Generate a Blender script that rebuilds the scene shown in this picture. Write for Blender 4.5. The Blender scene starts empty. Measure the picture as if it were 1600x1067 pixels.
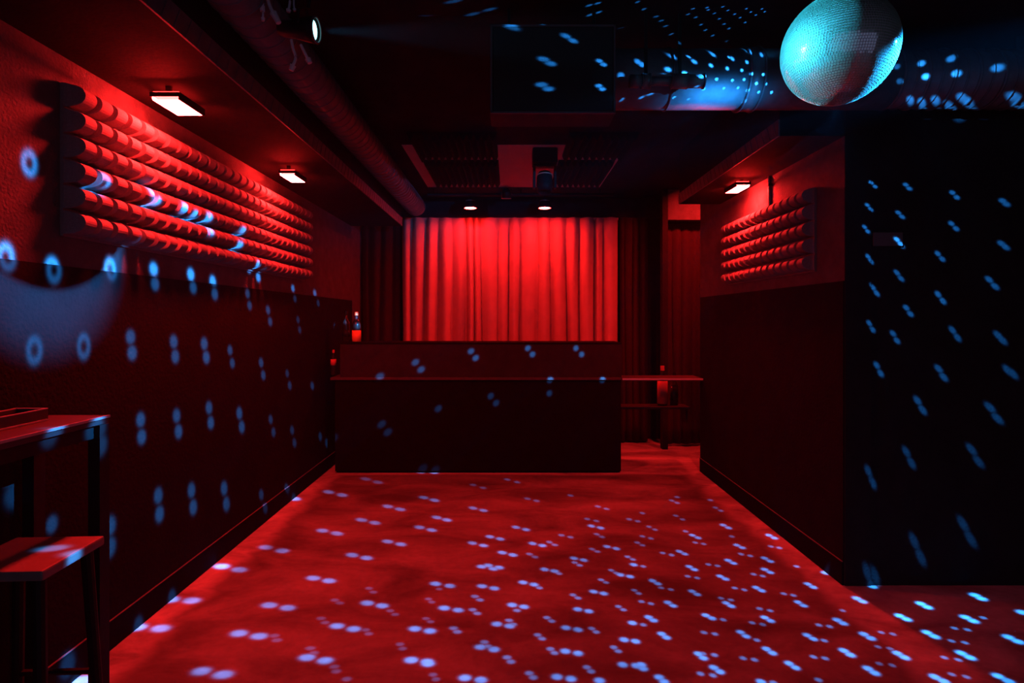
import bpy, bmesh, math, random
import numpy as np
from mathutils import Vector, Matrix, Quaternion

random.seed(7)
S = bpy.context.scene
COL = S.collection
PI = math.pi

# ------------------------------------------------------------------ camera, world, exposure
F_PX, CX, CY, EYE = 900.0, 797.0, 499.0, 1.45        # focal length and vanishing point in the 1600x1067 frame
cam = bpy.data.cameras.new('camera')
cam.sensor_width = 36.0
cam.lens = 36.0 * F_PX / 1600.0
cam.shift_x = (800.0 - CX) / 1600.0
cam.shift_y = -(533.5 - CY) / 1600.0
cam.clip_start = 0.02
camo = bpy.data.objects.new('camera', cam)
COL.objects.link(camo)
camo.location = (0, 0, EYE)
camo.rotation_euler = (PI / 2, 0, 0)
S.camera = camo

S.view_settings.view_transform = 'Standard'
S.view_settings.look = 'None'
S.view_settings.gamma = 1.0
S.view_settings.exposure = 0.0
S.view_settings.use_curve_mapping = False
S.cycles.use_denoising = True
S.cycles.use_light_tree = False
S.cycles.max_bounces = 6
S.cycles.diffuse_bounces = 1
S.cycles.glossy_bounces = 4
S.cycles.volume_bounces = 0
S.cycles.sample_clamp_indirect = 4.0
S.cycles.caustics_reflective = False
S.cycles.caustics_refractive = False

W = bpy.data.worlds.new('club_ambient')
S.world = W
W.use_nodes = True
bg = W.node_tree.nodes['Background']
bg.inputs[0].default_value = (0.42, 0.44, 0.86, 1)
bg.inputs[1].default_value = 0.18

RED = (1.0, 0.014, 0.013)
BLUE = (0.014, 0.22, 0.72)
PIN_COL = (0.03, 0.34, 0.62)
LAMP_L = 800.0
PIN_LEFT = 1500.0
PIN_RIGHT = 13000.0
DOT_W = 9000.0

BALL = Vector((1.254, 2.20, 2.480))
BALL_R = 0.203

# ------------------------------------------------------------------ materials
def mat(name, base, rough=0.7, metal=0.0, noise=None, bump=0.0, bscale=60.0, emit=None, estr=0.0, spec=0.5, trans=0.0):
    m = bpy.data.materials.new(name)
    m.use_nodes = True
    nt = m.node_tree
    b = nt.nodes['Principled BSDF']
    b.inputs['Base Color'].default_value = (*base, 1)
    b.inputs['Roughness'].default_value = rough
    b.inputs['Metallic'].default_value = metal
    b.inputs['Specular IOR Level'].default_value = spec
    b.inputs['Transmission Weight'].default_value = trans
    if emit:
        b.inputs['Emission Color'].default_value = (*emit, 1)
        b.inputs['Emission Strength'].default_value = estr
    tc = nt.nodes.new('ShaderNodeTexCoord')
    if noise:
        sc, c2, lo, hi = noise
        n = nt.nodes.new('ShaderNodeTexNoise')
        n.inputs['Scale'].default_value = sc
        n.inputs['Detail'].default_value = 6
        n.inputs['Roughness'].default_value = 0.62
        r = nt.nodes.new('ShaderNodeValToRGB')
        r.color_ramp.elements[0].position = lo
        r.color_ramp.elements[1].position = hi
        r.color_ramp.elements[0].color = (*base, 1)
        r.color_ramp.elements[1].color = (*c2, 1)
        nt.links.new(tc.outputs['Object'], n.inputs['Vector'])
        nt.links.new(n.outputs['Fac'], r.inputs['Fac'])
        nt.links.new(r.outputs['Color'], b.inputs['Base Color'])
    if bump:
        n2 = nt.nodes.new('ShaderNodeTexNoise')
        n2.inputs['Scale'].default_value = bscale
        n2.inputs['Detail'].default_value = 4
        bp = nt.nodes.new('ShaderNodeBump')
        bp.inputs['Strength'].default_value = bump
        bp.inputs['Distance'].default_value = 0.01
        nt.links.new(tc.outputs['Object'], n2.inputs['Vector'])
        nt.links.new(n2.outputs['Fac'], bp.inputs['Height'])
        nt.links.new(bp.outputs['Normal'], b.inputs['Normal'])
    return m

M = {}
M['wall'] = mat('dark_rough_plaster', (0.085, 0.085, 0.087), 0.9, noise=(9, (0.12, 0.12, 0.122), .35, .7), bump=0.55, bscale=85, spec=0.08)
M['shade_panel'] = mat('added_shade_panel', (0.0095, 0.0095, 0.0098), 0.85, noise=(5, (0.0135, 0.0135, 0.014), .35, .7), bump=0.3, bscale=60, spec=0.06)  # shade of the lower walls put into the colour of added panels
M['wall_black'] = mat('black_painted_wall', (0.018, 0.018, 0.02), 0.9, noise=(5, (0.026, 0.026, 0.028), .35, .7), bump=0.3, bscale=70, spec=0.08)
M['ceil'] = mat('black_painted_ceiling', (0.014, 0.014, 0.015), 0.9, noise=(4, (0.022, 0.022, 0.023), .35, .7), bump=0.2, spec=0.08)
M['soffit'] = mat('black_soffit_board', (0.011, 0.011, 0.011), 0.9, noise=(6, (0.016, 0.016, 0.016), .3, .7), bump=0.15, spec=0.08)
M['pale'] = mat('pale_stage_ceiling', (0.5, 0.49, 0.48), 0.85, noise=(5, (0.58, 0.57, 0.56), .3, .7))
M['foam'] = mat('charcoal_foam', (0.17, 0.165, 0.165), 0.95, noise=(160, (0.22, 0.21, 0.21), .35, .65), bump=0.35, bscale=420, spec=0.1)
M['foam_dark'] = mat('black_foam', (0.012, 0.012, 0.012), 0.95, noise=(120, (0.018, 0.018, 0.018), .35, .65), bump=0.3, bscale=300, spec=0.1)
M['black_metal'] = mat('black_metal', (0.008, 0.008, 0.008), 0.55, 0.1, noise=(30, (0.012, 0.012, 0.012), .3, .7), spec=0.2)
M['black_box'] = mat('black_textured_paint', (0.008, 0.008, 0.0085), 0.6, noise=(60, (0.012, 0.012, 0.0125), .3, .7), bump=0.2, bscale=300, spec=0.2)
M['grille'] = mat('black_speaker_grille', (0.02, 0.02, 0.021), 0.6, noise=(200, (0.03, 0.03, 0.031), .3, .7), bump=0.3, bscale=500, spec=0.2)
M['galv'] = mat('galvanised_steel', (0.09, 0.095, 0.10), 0.55, 0.3, noise=(14, (0.15, 0.155, 0.16), .3, .7), bump=0.08, bscale=20)
M['frame_grey'] = mat('dark_grey_frame_paint', (0.07, 0.07, 0.072), 0.4, noise=(60, (0.09, 0.09, 0.092), .3, .7))
M['cable'] = mat('pale_cable_sheath', (0.55, 0.56, 0.58), 0.5, noise=(30, (0.62, 0.62, 0.64), .3, .7))
M['black_cable'] = mat('black_cable_sheath', (0.02, 0.02, 0.02), 0.5, noise=(30, (0.03, 0.03, 0.03), .3, .7))
M['wood'] = mat('dark_stained_wood', (0.018, 0.016, 0.015), 0.6, noise=(7, (0.03, 0.026, 0.024), .3, .7), bump=0.1, bscale=30)
M['seat'] = mat('worn_seat_wood', (0.13, 0.105, 0.09), 0.55, noise=(7, (0.20, 0.16, 0.14), .3, .7), bump=0.1, bscale=30)
M['steel_edge'] = mat('bare_metal_edge', (0.45, 0.42, 0.40), 0.45, 0.4, noise=(30, (0.52, 0.48, 0.46), .3, .7))
M['edge'] = mat('varnished_wood_edge', (0.05, 0.04, 0.035), 0.5, noise=(10, (0.07, 0.055, 0.05), .3, .7), spec=0.2)
M['booth'] = mat('black_booth_panel', (0.004, 0.004, 0.0045), 0.9, noise=(8, (0.006, 0.006, 0.0065), .3, .7), bump=0.1, spec=0.08)
M['booth_up'] = mat('brown_booth_panel', (0.02, 0.019, 0.019), 0.85, noise=(9, (0.03, 0.028, 0.028), .3, .7), bump=0.1, spec=0.08)
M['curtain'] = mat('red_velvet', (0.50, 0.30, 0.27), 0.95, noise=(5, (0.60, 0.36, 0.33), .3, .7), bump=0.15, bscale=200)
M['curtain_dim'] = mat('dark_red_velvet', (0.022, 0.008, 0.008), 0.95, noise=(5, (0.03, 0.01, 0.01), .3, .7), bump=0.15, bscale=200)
M['glass_dark'] = mat('dark_bottle_glass', (0.015, 0.02, 0.015), 0.12, noise=(5, (0.02, 0.025, 0.02), .3, .7))
M['label_orange'] = mat('orange_paper_label', (0.85, 0.33, 0.08), 0.6, noise=(40, (0.9, 0.4, 0.1), .3, .7))
M['label_red'] = mat('red_paper_label', (0.5, 0.14, 0.11), 0.6, noise=(40, (0.56, 0.16, 0.13), .3, .7))
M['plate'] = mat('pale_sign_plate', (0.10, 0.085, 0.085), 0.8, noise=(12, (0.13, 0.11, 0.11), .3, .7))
M['grout'] = mat('white_ball_grout', (0.55, 0.57, 0.57), 0.6, noise=(90, (0.65, 0.67, 0.67), .3, .7))
M['mirror'] = mat('mirror_tile', (0.66, 0.95, 0.70), 0.62, 1.0, noise=(60, (0.74, 1.0, 0.78), .3, .7))
def two_lobe(m):
    # glass-faced tiles: a sharp mirror lobe over a broad scattered one
    nt = m.node_tree
    b = nt.nodes['Principled BSDF']
    out = next(n for n in nt.nodes if n.type == 'OUTPUT_MATERIAL')
    g = nt.nodes.new('ShaderNodeBsdfGlossy')
    g.inputs['Color'].default_value = (.8, .86, .84, 1)
    g.inputs['Roughness'].default_value = .10
    mx = nt.nodes.new('ShaderNodeMixShader')
    mx.inputs[0].default_value = .62
    nt.links.new(b.outputs[0], mx.inputs[1])
    nt.links.new(g.outputs[0], mx.inputs[2])
    nt.links.new(mx.outputs[0], out.inputs[0])
two_lobe(M['mirror'])
M['lens'] = mat('lamp_lens', (0.8, 0.85, 0.9), 0.3, emit=(0.35, 0.9, 0.95), estr=3.0)
M['rim_glow'] = mat('lamp_rim_metal', (0.7, 0.55, 0.4), 0.35, 0.6)

# floor: worn painted concrete, mottled with scuffs
def floor_mat():
    m = bpy.data.materials.new('worn_concrete_floor')
    m.use_nodes = True
    nt = m.node_tree
    b = nt.nodes['Principled BSDF']
    tc = nt.nodes.new('ShaderNodeTexCoord')
    mp = nt.nodes.new('ShaderNodeMapping')
    mp.inputs['Scale'].default_value = (0.75, 1.5, 1)
    mp.inputs['Rotation'].default_value = (0, 0, 0.5)
    n = nt.nodes.new('ShaderNodeTexNoise')
    n.inputs['Scale'].default_value = 2.1
    n.inputs['Detail'].default_value = 8
    n.inputs['Roughness'].default_value = 0.6
    n.inputs['Distortion'].default_value = 0.6
    r = nt.nodes.new('ShaderNodeValToRGB')
    r.color_ramp.elements[0].position = 0.33
    r.color_ramp.elements[1].position = 0.70
    r.color_ramp.elements[0].color = (0.19, 0.19, 0.195, 1)
    r.color_ramp.elements[1].color = (0.66, 0.66, 0.67, 1)
    n3 = nt.nodes.new('ShaderNodeTexNoise')
    n3.inputs['Scale'].default_value = 24
    n3.inputs['Detail'].default_value = 5
    mx = nt.nodes.new('ShaderNodeMixRGB')
    mx.blend_type = 'MULTIPLY'
    mx.inputs['Fac'].default_value = 0.35
    bp = nt.nodes.new('ShaderNodeBump')
    bp.inputs['Strength'].default_value = 0.15
    bp.inputs['Distance'].default_value = 0.01
    L = nt.links.new
    L(tc.outputs['Object'], mp.inputs['Vector'])
    L(mp.outputs['Vector'], n.inputs['Vector'])
    L(tc.outputs['Object'], n3.inputs['Vector'])
    L(n.outputs['Fac'], r.inputs['Fac'])
    L(r.outputs['Color'], mx.inputs[1])
    L(n3.outputs['Fac'], mx.inputs[2])
    # tone by distance from the edges: palest strip outermost, darkest band just inside, dark middle
    sx = nt.nodes.new('ShaderNodeSeparateXYZ')
    L(tc.outputs['Object'], sx.inputs[0])
    def math_(op, a, b_):
        k = nt.nodes.new('ShaderNodeMath'); k.operation = op
        for i, q in enumerate((a, b_)):
            if isinstance(q, (int, float)):
                k.inputs[i].default_value = q
            else:
                L(q, k.inputs[i])
        return k.outputs[0]
    dl = math_('SUBTRACT', sx.outputs['X'], -1.763)
    dr = math_('SUBTRACT', 1.823, sx.outputs['X'])
    db = math_('SUBTRACT', 5.48, sx.outputs['Y'])
    dmin = math_('MINIMUM', math_('MINIMUM', dl, dr), math_('MULTIPLY', db, 1.6))
    dmin = math_('ADD', dmin, math_('MULTIPLY', math_('SUBTRACT', n.outputs['Fac'], .5), .5))
    wr = nt.nodes.new('ShaderNodeValToRGB')
    wr.color_ramp.interpolation = 'EASE'
    e = wr.color_ramp.elements
    e[0].position = .10; e[0].color = (1, 1, 1, 1)
    e[1].position = .22; e[1].color = (.36, .36, .36, 1)
    for p_, v_ in ((.42, .42), (.75, .42)):
        q = e.new(p_); q.color = (v_, v_, v_, 1)
    L(dmin, wr.inputs['Fac'])
    mw = nt.nodes.new('ShaderNodeMixRGB')
    mw.blend_type = 'MULTIPLY'
    mw.inputs['Fac'].default_value = 1.0
    L(mx.outputs['Color'], mw.inputs[1])
    L(wr.outputs['Color'], mw.inputs[2])
    L(mw.outputs['Color'], b.inputs['Base Color'])
    L(n3.outputs['Fac'], bp.inputs['Height'])
    L(bp.outputs['Normal'], b.inputs['Normal'])
    b.inputs['Roughness'].default_value = 0.7
    b.inputs['Specular IOR Level'].default_value = 0.25
    return m
M['floor'] = floor_mat()

def emissive(name, color, strength):
    m = bpy.data.materials.new(name)
    m.use_nodes = True
    nt = m.node_tree
    nt.nodes.clear()
    e = nt.nodes.new('ShaderNodeEmission')
    e.inputs[0].default_value = (*color, 1)
    e.inputs[1].default_value = strength
    o = nt.nodes.new('ShaderNodeOutputMaterial')
    nt.links.new(e.outputs[0], o.inputs[0])
    return m
M['red_led'] = emissive('red_led_diffuser', RED, LAMP_L)
M['halo_glow'] = emissive('added_halo_glow', RED, 16.0)  # glowing lamp back added to throw a red halo on the soffit
M['can_led'] = emissive('red_can_lamp', RED, 480.0)

# ------------------------------------------------------------------ helpers
def me_from(bm, name):
    bmesh.ops.recalc_face_normals(bm, faces=bm.faces[:])
    me = bpy.data.meshes.new(name)
    bm.to_mesh(me)
    bm.free()
    return me

def link(name, me, m=None, parent=None, loc=None, smooth=False):
    if m is not None and not me.materials:
        me.materials.append(m)
    if smooth:
        for p in me.polygons:
            p.use_smooth = True
    o = bpy.data.objects.new(name, me)
    COL.objects.link(o)
    if loc is not None:
        o.location = loc
    if parent is not None:
        o.parent = parent
    return o

def obj(name, bm, m, parent=None, loc=None, smooth=False):
    return link(name, me_from(bm, name), m, parent, loc, smooth)

def tag(o, label, cat, group=None, kind=None):
    o['label'] = label
    o['category'] = cat
    if group:
        o['group'] = group
    if kind:
        o['kind'] = kind
    return o

def struct(o):
    o['kind'] = 'structure'
    return o

def thing(name, label, cat, loc=(0, 0, 0), rz=0.0, group=None):
    o = bpy.data.objects.new(name, None)
    o.empty_display_size = 0.05
    COL.objects.link(o)
    o.location = loc
    o.rotation_euler = (0, 0, rz)
    return tag(o, label, cat, group)

def copy_tree(o, parent=None):
    c = o.copy()
    COL.objects.link(c)
    if parent is not None:
        c.parent = parent
    for ch in list(o.children):
        copy_tree(ch, c)
    return c

def box(bm, x0, x1, y0, y1, z0, z1, bev=0.0):
    r = bmesh.ops.create_cube(bm, size=1.0)
    vs = r['verts']
    bmesh.ops.scale(bm, vec=(x1 - x0, y1 - y0, z1 - z0), verts=vs)
    bmesh.ops.translate(bm, vec=((x0 + x1) / 2, (y0 + y1) / 2, (z0 + z1) / 2), verts=vs)
    if bev > 0:
        es = list({e for v in vs for e in v.link_edges})
        bmesh.ops.bevel(bm, geom=es, offset=bev, segments=2, affect='EDGES', profile=0.6)
    return bm

def mbox(*a, **k):
    return box(bmesh.new(), *a, **k)

def cyl(bm, p0, p1, r0, r1=None, seg=20, caps=True):
    p0, p1 = Vector(p0), Vector(p1)
    r1 = r0 if r1 is None else r1
    d = p1 - p0
    q = d.to_track_quat('Z', 'Y')
    res = bmesh.ops.create_cone(bm, cap_ends=caps, cap_tris=False, segments=seg, radius1=r0, radius2=r1, depth=d.length)
    bmesh.ops.rotate(bm, cent=(0, 0, 0), matrix=q.to_matrix(), verts=res['verts'])
    bmesh.ops.translate(bm, vec=(p0 + p1) / 2, verts=res['verts'])
    return bm

def tube(bm, pts, r, seg=8):
    pts = [Vector(p) for p in pts]
    rings = []
    for i, p in enumerate(pts):
        t = (pts[min(i + 1, len(pts) - 1)] - pts[max(i - 1, 0)]).normalized()
        q = t.to_track_quat('Z', 'Y')
        rings.append([bm.verts.new(p + q @ Vector((r * math.cos(2 * PI * k / seg), r * math.sin(2 * PI * k / seg), 0))) for k in range(seg)])
    for a, b in zip(rings, rings[1:]):
        for k in range(seg):
            bm.faces.new((a[k], a[(k + 1) % seg], b[(k + 1) % seg], b[k]))
    bm.faces.new(rings[0])
    bm.faces.new(rings[-1])
    return bm

def lathe(bm, prof, seg=24, axis='Z'):
    """prof: list of (r, z); closed ends where r is 0."""
    rings = []
    for r, z in prof:
        if r < 1e-6:
            rings.append([bm.verts.new((0, 0, z))])
        else:
            rings.append([bm.verts.new((r * math.cos(2 * PI * k / seg), r * math.sin(2 * PI * k / seg), z)) for k in range(seg)])
    for a, b in zip(rings, rings[1:]):
        for k in range(seg):
            k2 = (k + 1) % seg
            if len(a) == 1 and len(b) == 1:
                continue
            if len(a) == 1:
                bm.faces.new((a[0], b[k], b[k2]))
            elif len(b) == 1:
                bm.faces.new((a[k], a[k2], b[0]))
            else:
                bm.faces.new((a[k], a[k2], b[k2], b[k]))
    return bm

def torus_ring(bm, c, axis, R, r, seg=32, rs=8):
    q = Vector(axis).to_track_quat('Z', 'Y')
    c = Vector(c)
    g = []
    for i in range(seg):
        a = 2 * PI * i / seg
        row = []
        for j in range(rs):
            b = 2 * PI * j / rs
            row.append(bm.verts.new(c + q @ Vector(((R + r * math.cos(b)) * math.cos(a), (R + r * math.cos(b)) * math.sin(a), r * math.sin(b)))))
        g.append(row)
    for i in range(seg):
        for j in range(rs):
            bm.faces.new((g[i][j], g[(i + 1) % seg][j], g[(i + 1) % seg][(j + 1) % rs], g[i][(j + 1) % rs]))
    return bm

def pxpt(px, py, Y):
    """pixel of the photograph -> point at depth Y"""
    return Vector(((px - CX) * Y / F_PX, Y, EYE - (py - CY) * Y / F_PX))

# ------------------------------------------------------------------ room shell
XL, XR = -1.763, 1.823
YSIDE = 3.14                     # where the room widens to the right
YB = 7.0
ZC = 2.90
XFAR = 4.3
struct(obj('floor', mbox(XL - .2, XFAR + .1, -2.5, YB + .2, -.1, 0), M['floor']))
struct(obj('ceiling', mbox(XL - .2, XFAR + .1, -1.2, YB + .2, ZC, ZC + .1), M['ceil']))
struct(obj('wall_left', mbox(XL - .12, XL, -1.2, YB, 0, ZC), M['wall']))
struct(obj('wall_right', mbox(XR, XR + .14, YSIDE, 5.52, 0, ZC), M['wall']))
struct(obj('trim_9', mbox(XR, XR + .14, YSIDE - .006, YSIDE, 0, ZC), M['wall_black']))  # thin black board added to keep the wall end dark
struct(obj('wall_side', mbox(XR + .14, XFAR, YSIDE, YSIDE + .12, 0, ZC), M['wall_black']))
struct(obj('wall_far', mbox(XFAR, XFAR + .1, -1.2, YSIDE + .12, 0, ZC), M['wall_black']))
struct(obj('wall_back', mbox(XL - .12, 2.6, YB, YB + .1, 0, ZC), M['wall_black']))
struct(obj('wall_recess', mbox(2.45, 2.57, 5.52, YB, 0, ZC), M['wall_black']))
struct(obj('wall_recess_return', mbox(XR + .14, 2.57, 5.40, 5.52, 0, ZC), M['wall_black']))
# pale ceiling board over the stage
struct(obj('trim_1', mbox(-.90, .98, 4.78, 6.30, ZC - .004, ZC), M['pale']))
# soffits along both long walls
ZSL, ZSR = 2.487, 2.450
struct(obj('trim_2', mbox(XL, -1.205, -1.0, 6.4, ZSL, ZC), M['soffit']))
struct(obj('trim_3', mbox(1.47, XR, YSIDE, 5.0, ZSR, ZC), M['soffit']))
# sheet metal edge strips on the soffits, seamed every few centimetres
def edge_strip(name, x0, x1, y0, y1, z0, z1, lean):
    bm = bmesh.new()
    box(bm, x0, x1, y0, y1, z0, z1)
    n = int((y1 - y0) / 0.075)
    for i in range(n):
        y = y0 + (i + .5) * (y1 - y0) / n
        xs = x1 if lean > 0 else x0
        tube(bm, [(xs, y - .02, z0 + .004), (xs, y + .02, z1 - .004)], .0035, 6)
    return struct(obj(name, bm, M['galv']))
edge_strip('trim_4', -1.205, -1.197, .3, 6.4, ZSL, ZSL + .09, 1)
edge_strip('trim_5', 1.462, 1.47, YSIDE, 5.0, ZSR, ZSR + .09, -1)
ZSHADE = 1.66  # top of the panels added along the lower walls
struct(obj('trim_6', mbox(XL, XL + .008, -1.2, 6.4, .128, ZSHADE), M['shade_panel']))  # black panel added to keep the lower left wall dark
struct(obj('trim_7', mbox(XR - .008, XR, YSIDE, 5.5, .128, ZSHADE), M['shade_panel']))  # same added dark panel on the right wall
o = struct(obj('baseboard_left', mbox(XL, XL + .014, -1.2, 6.4, 0, .128, bev=.003), M['booth']))
obj('top_strip', mbox(XL + .008, XL + .015, -1.2, 6.4, .128, .131), M['plate'], o)  # pale strip standing for the lit top edge of the baseboard
o = struct(obj('baseboard_right', mbox(XR - .014, XR, YSIDE, 5.5, 0, .128, bev=.003), M['booth']))
obj('top_strip', mbox(XR - .015, XR - .008, YSIDE, 5.5, .128, .131), M['plate'], o)  # lit top edge put in as a pale strip here too

# ------------------------------------------------------------------ red panel lamps on the soffits
def panel_lamp(label, x0, x1, y0, y1, z, ztop):
    cx, cy = (x0 + x1) / 2, (y0 + y1) / 2
    t = thing('panel_lamp', label, 'lamp', (cx, cy, z), group='red panel lamps on the soffits')
    hx, hy = (x1 - x0) / 2, (y1 - y0) / 2
    bm = bmesh.new()
    fr = .006
    box(bm, -hx - fr, -hx, -hy - fr, hy + fr, -.006, 0)
    box(bm, hx, hx + fr, -hy - fr, hy + fr, -.006, 0)
    box(bm, -hx, hx, -hy - fr, -hy, -.006, 0)
    box(bm, -hx, hx, hy, hy + fr, -.006, 0)
    box(bm, -hx - fr, hx + fr, -hy - fr, hy + fr, 0, .014)
    obj('frame', bm, M['black_metal'], t)
    bm = bmesh.new()
    box(bm, -.012, .012, -hy * .8, -hy * .8 + .012, .014, ztop - z)
    obj('bracket', bm, M['black_metal'], t)
    obj('bracket', mbox(-.012, .012, hy * .8 - .012, hy * .8, .014, ztop - z), M['black_metal'], t)
    bm = bmesh.new()                       # shallow raised diffuser with sloping sides
    a = [bm.verts.new((sx * hx, sy * hy, -.001)) for sx, sy in ((-1, -1), (1, -1), (1, 1), (-1, 1))]
    b = [bm.verts.new((sx * (hx - .003), sy * (hy - .003), -.018)) for sx, sy in ((-1, -1), (1, -1), (1, 1), (-1, 1))]
    bm.faces.new(b)
    wall_side = 3 if cx < 0 else 1
    bm.faces.new((a[wall_side], a[(wall_side + 1) % 4], b[(wall_side + 1) % 4], b[wall_side]))
    obj('diffuser', bm, M['red_led'], t)
    bm = bmesh.new()
    if cx > 0:
        box(bm, -hx - fr, -hx, -hy - fr, hy + fr, -.019, 0)
    else:
        box(bm, hx, hx + fr, -hy - fr, hy + fr, -.019, 0)
    obj('added_visor', bm, M['black_metal'], t)  # room-side shield added to stop lamp light crossing the room
    obj('halo_emitter', mbox(-hx + .004, hx - .004, -hy + .004, hy - .004, .0145, .020), M['halo_glow'], t)  # added emitter for the soffit halo
    return t
panel_lamp('glowing red panel lamp on left soffit, nearer of the two above the long foam', -1.578, -1.457, 2.536, 2.734, EYE + 0.985, ZSL)
panel_lamp('glowing red panel lamp on left soffit, farther one near the far end of the foam', -1.545, -1.444, 3.863, 4.067, EYE + 0.985, ZSL)
panel_lamp('glowing red panel lamp on right soffit above the short foam panel', 1.613, 1.708, 4.106, 4.321, EYE + 0.965, ZSR)

# ------------------------------------------------------------------ foam panels
PITCH_Z = 0.1
def wedge_mesh(name, depth, pitch_y, sgn):
    """one foam block: rounded front, running along Y, its ends flared at the base; centred on its cell"""
    bm = bmesh.new()
    n = 14
    rows = []
    for (y, sc, base) in ((-.5, .06, .50), (-.45, .14, .50), (-.40, .38, .49), (-.36, .80, .475), (-.335, 1.0, .45), (.335, 1.0, .45), (.36, .80, .475), (.40, .38, .49), (.45, .14, .50), (.5, .06, .50)):
        pr = []
        for i in range(n + 1):
            a = PI * i / n
            zz = math.cos(a) * base * PITCH_Z * .95 + .004
            xx = (math.sin(a) ** .75) * depth * sc
            pr.append(bm.verts.new((sgn * xx, y * pitch_y, zz)))
        rows.append(pr)
    for a, b in zip(rows, rows[1:]):
        for i in range(n):
            bm.faces.new((a[i], a[i + 1], b[i + 1], b[i]))
    bm.faces.new(rows[0])
    bm.faces.new(rows[-1])
    me = me_from(bm, name)
    me.materials.append(M['foam'])
    for p in me.polygons:
        p.use_smooth = False
    return me

def wall_foam(label, xw, sgn, y0, cols, pitch_y, z0, rows, me):
    t = thing('foam_panel', label, 'foam panel', (xw + sgn * .0015, y0, z0), group='acoustic foam panels on the walls')
    bk = .012
    obj('backing', mbox(0 if sgn > 0 else -bk, bk if sgn > 0 else 0, .001, cols * pitch_y - .001, 0, rows * PITCH_Z), M['foam'], t)
    for r in range(rows):
        for c in range(cols):
            link('foam_wedge', me, None, t, (sgn * bk, (c + .5) * pitch_y, (r + .5) * PITCH_Z))
    return t
PYL = 0.0947
meL = wedge_mesh('foam_wedge_left', .078, PYL, 1)
y = 2.253
for cols, lab in ((3, 'charcoal foam panel on left wall, narrow nearest strip three blocks wide'),
                  (5, 'charcoal foam panel on left wall, under the nearer red lamp'),
                  (10, 'charcoal foam panel on left wall, wide one between the two red lamps'),
                  (10, 'charcoal foam panel on left wall, wide one at the far end under the farther lamp')):
    wall_foam(lab, XL, 1, y, cols, PYL, 1.778, 6, meL)
    y += cols * PYL
PYR = 0.0965
meR = wedge_mesh('foam_wedge_right', .070, PYR, -1)
wall_foam('short charcoal foam panel of five rows on right wall under the red lamp', XR, -1, 3.42, 14, PYR, 1.735, 5, meR)

# ceiling foam over the stage: ridges run away from the camera
def ceiling_foam(label, x0, x1, y0, y1):
    t = thing('ceiling_foam_panel', label, 'foam panel', (x0, y0, ZC - .004), group='ceiling foam panels over the stage')
    n = round((x1 - x0) / .057)
    p = (x1 - x0) / n
    L = y1 - y0
    obj('backing', mbox(0, x1 - x0, 0, L, -.012, 0), M['foam_dark'], t)
    bm = bmesh.new()
    v = [bm.verts.new(q) for q in ((-p / 2, 0, 0), (p / 2, 0, 0), (p * .09, 0, -.05), (-p * .09, 0, -.05),
                                   (-p / 2, L, 0), (p / 2, L, 0), (p * .09, L, -.05), (-p * .09, L, -.05))]
    for f in ((0, 1, 2, 3), (4, 5, 6, 7), (0, 1, 5, 4), (1, 2, 6, 5), (2, 3, 7, 6), (3, 0, 4, 7)):
        bm.faces.new([v[i] for i in f])
    me = me_from(bm, 'foam_ridge')
    me.materials.append(M['foam_dark'])
    for i in range(n):
        link('foam_ridge', me, None, t, ((i + .5) * p, 0, -.012))
    return t
ceiling_foam('ridged black ceiling foam left of the bare ceiling strip, front row', -.80, -.105, 4.45, 5.08)
ceiling_foam('ridged black ceiling foam right of the bare ceiling strip, front row', .46, 1.0, 4.45, 5.08)
ceiling_foam('ridged black ceiling foam left of the bare ceiling strip, rear row', -.79, -.105, 5.22, 6.10)
ceiling_foam('ridged black ceiling foam right of the bare ceiling strip, rear row', .44, .95, 5.22, 6.10)

# ------------------------------------------------------------------ curtain and stage back
def curtain_bm(x0, x1, z0, z1, seed, folds, amp, ycen):
    rnd = random.Random(seed)
    bm = bmesh.new()
    nx, nz = folds * 12, 14
    # irregular fold positions
    w = [rnd.uniform(.6, 1.5) for _ in range(folds)]
    tot = sum(w)
    edges = [0]
    for q in w:
        edges.append(edges[-1] + q / tot)
    amps = [rnd.uniform(.6, 1.25) * amp for _ in range(folds)]
    sk = [rnd.uniform(-.5, .5) for _ in range(folds)]
    grid = []
    for j in range(nz + 1):
        v = j / nz
        row = []
        for f in range(folds):
            for i in range(12):
                u = i / 12
                s = edges[f] + u * (edges[f + 1] - edges[f])
                uu = min(max(u + sk[f] * .35 * math.sin(PI * u) * (1 - .5 * v), 0), 1)
                prof = math.sin(PI * uu) ** .8
                a = amps[f] * (.65 + .45 * (1 - v)) * (.82 if v > .97 else 1)
                x = x0 + (x1 - x0) * s + .006 * math.sin(5 * v + f)
                row.append(bm.verts.new((x, ycen - a * prof + .012 * math.sin(3.1 * v + 2 * f), z0 + (z1 - z0) * v)))
        row.append(bm.verts.new((x1, ycen, z0 + (z1 - z0) * v)))
        grid.append(row)
    for a, b in zip(grid, grid[1:]):
        for i in range(len(a) - 1):
            bm.faces.new((a[i], a[i + 1], b[i + 1], b[i]))
    return bm
YCU = 6.82
cu = thing('stage_curtain', 'red pleated velvet curtain hanging at the back of the stage', 'curtain', (0, 0, 0))
o = obj('drape', curtain_bm(-1.27, 1.27, .02, 2.645, 3, 17, .12, YCU), M['curtain'], cu, smooth=True)
md = o.modifiers.new('thickness', 'SOLIDIFY'); md.thickness = .004
obj('header', mbox(-1.28, 1.28, YCU - .012, YCU + .02, 2.625, 2.652), M['curtain'], cu)
bm = bmesh.new(); cyl(bm, (-1.36, YCU + .035, 2.662), (1.36, YCU + .035, 2.662), .014, seg=12)
obj('rail', bm, M['black_metal'], cu)
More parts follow.
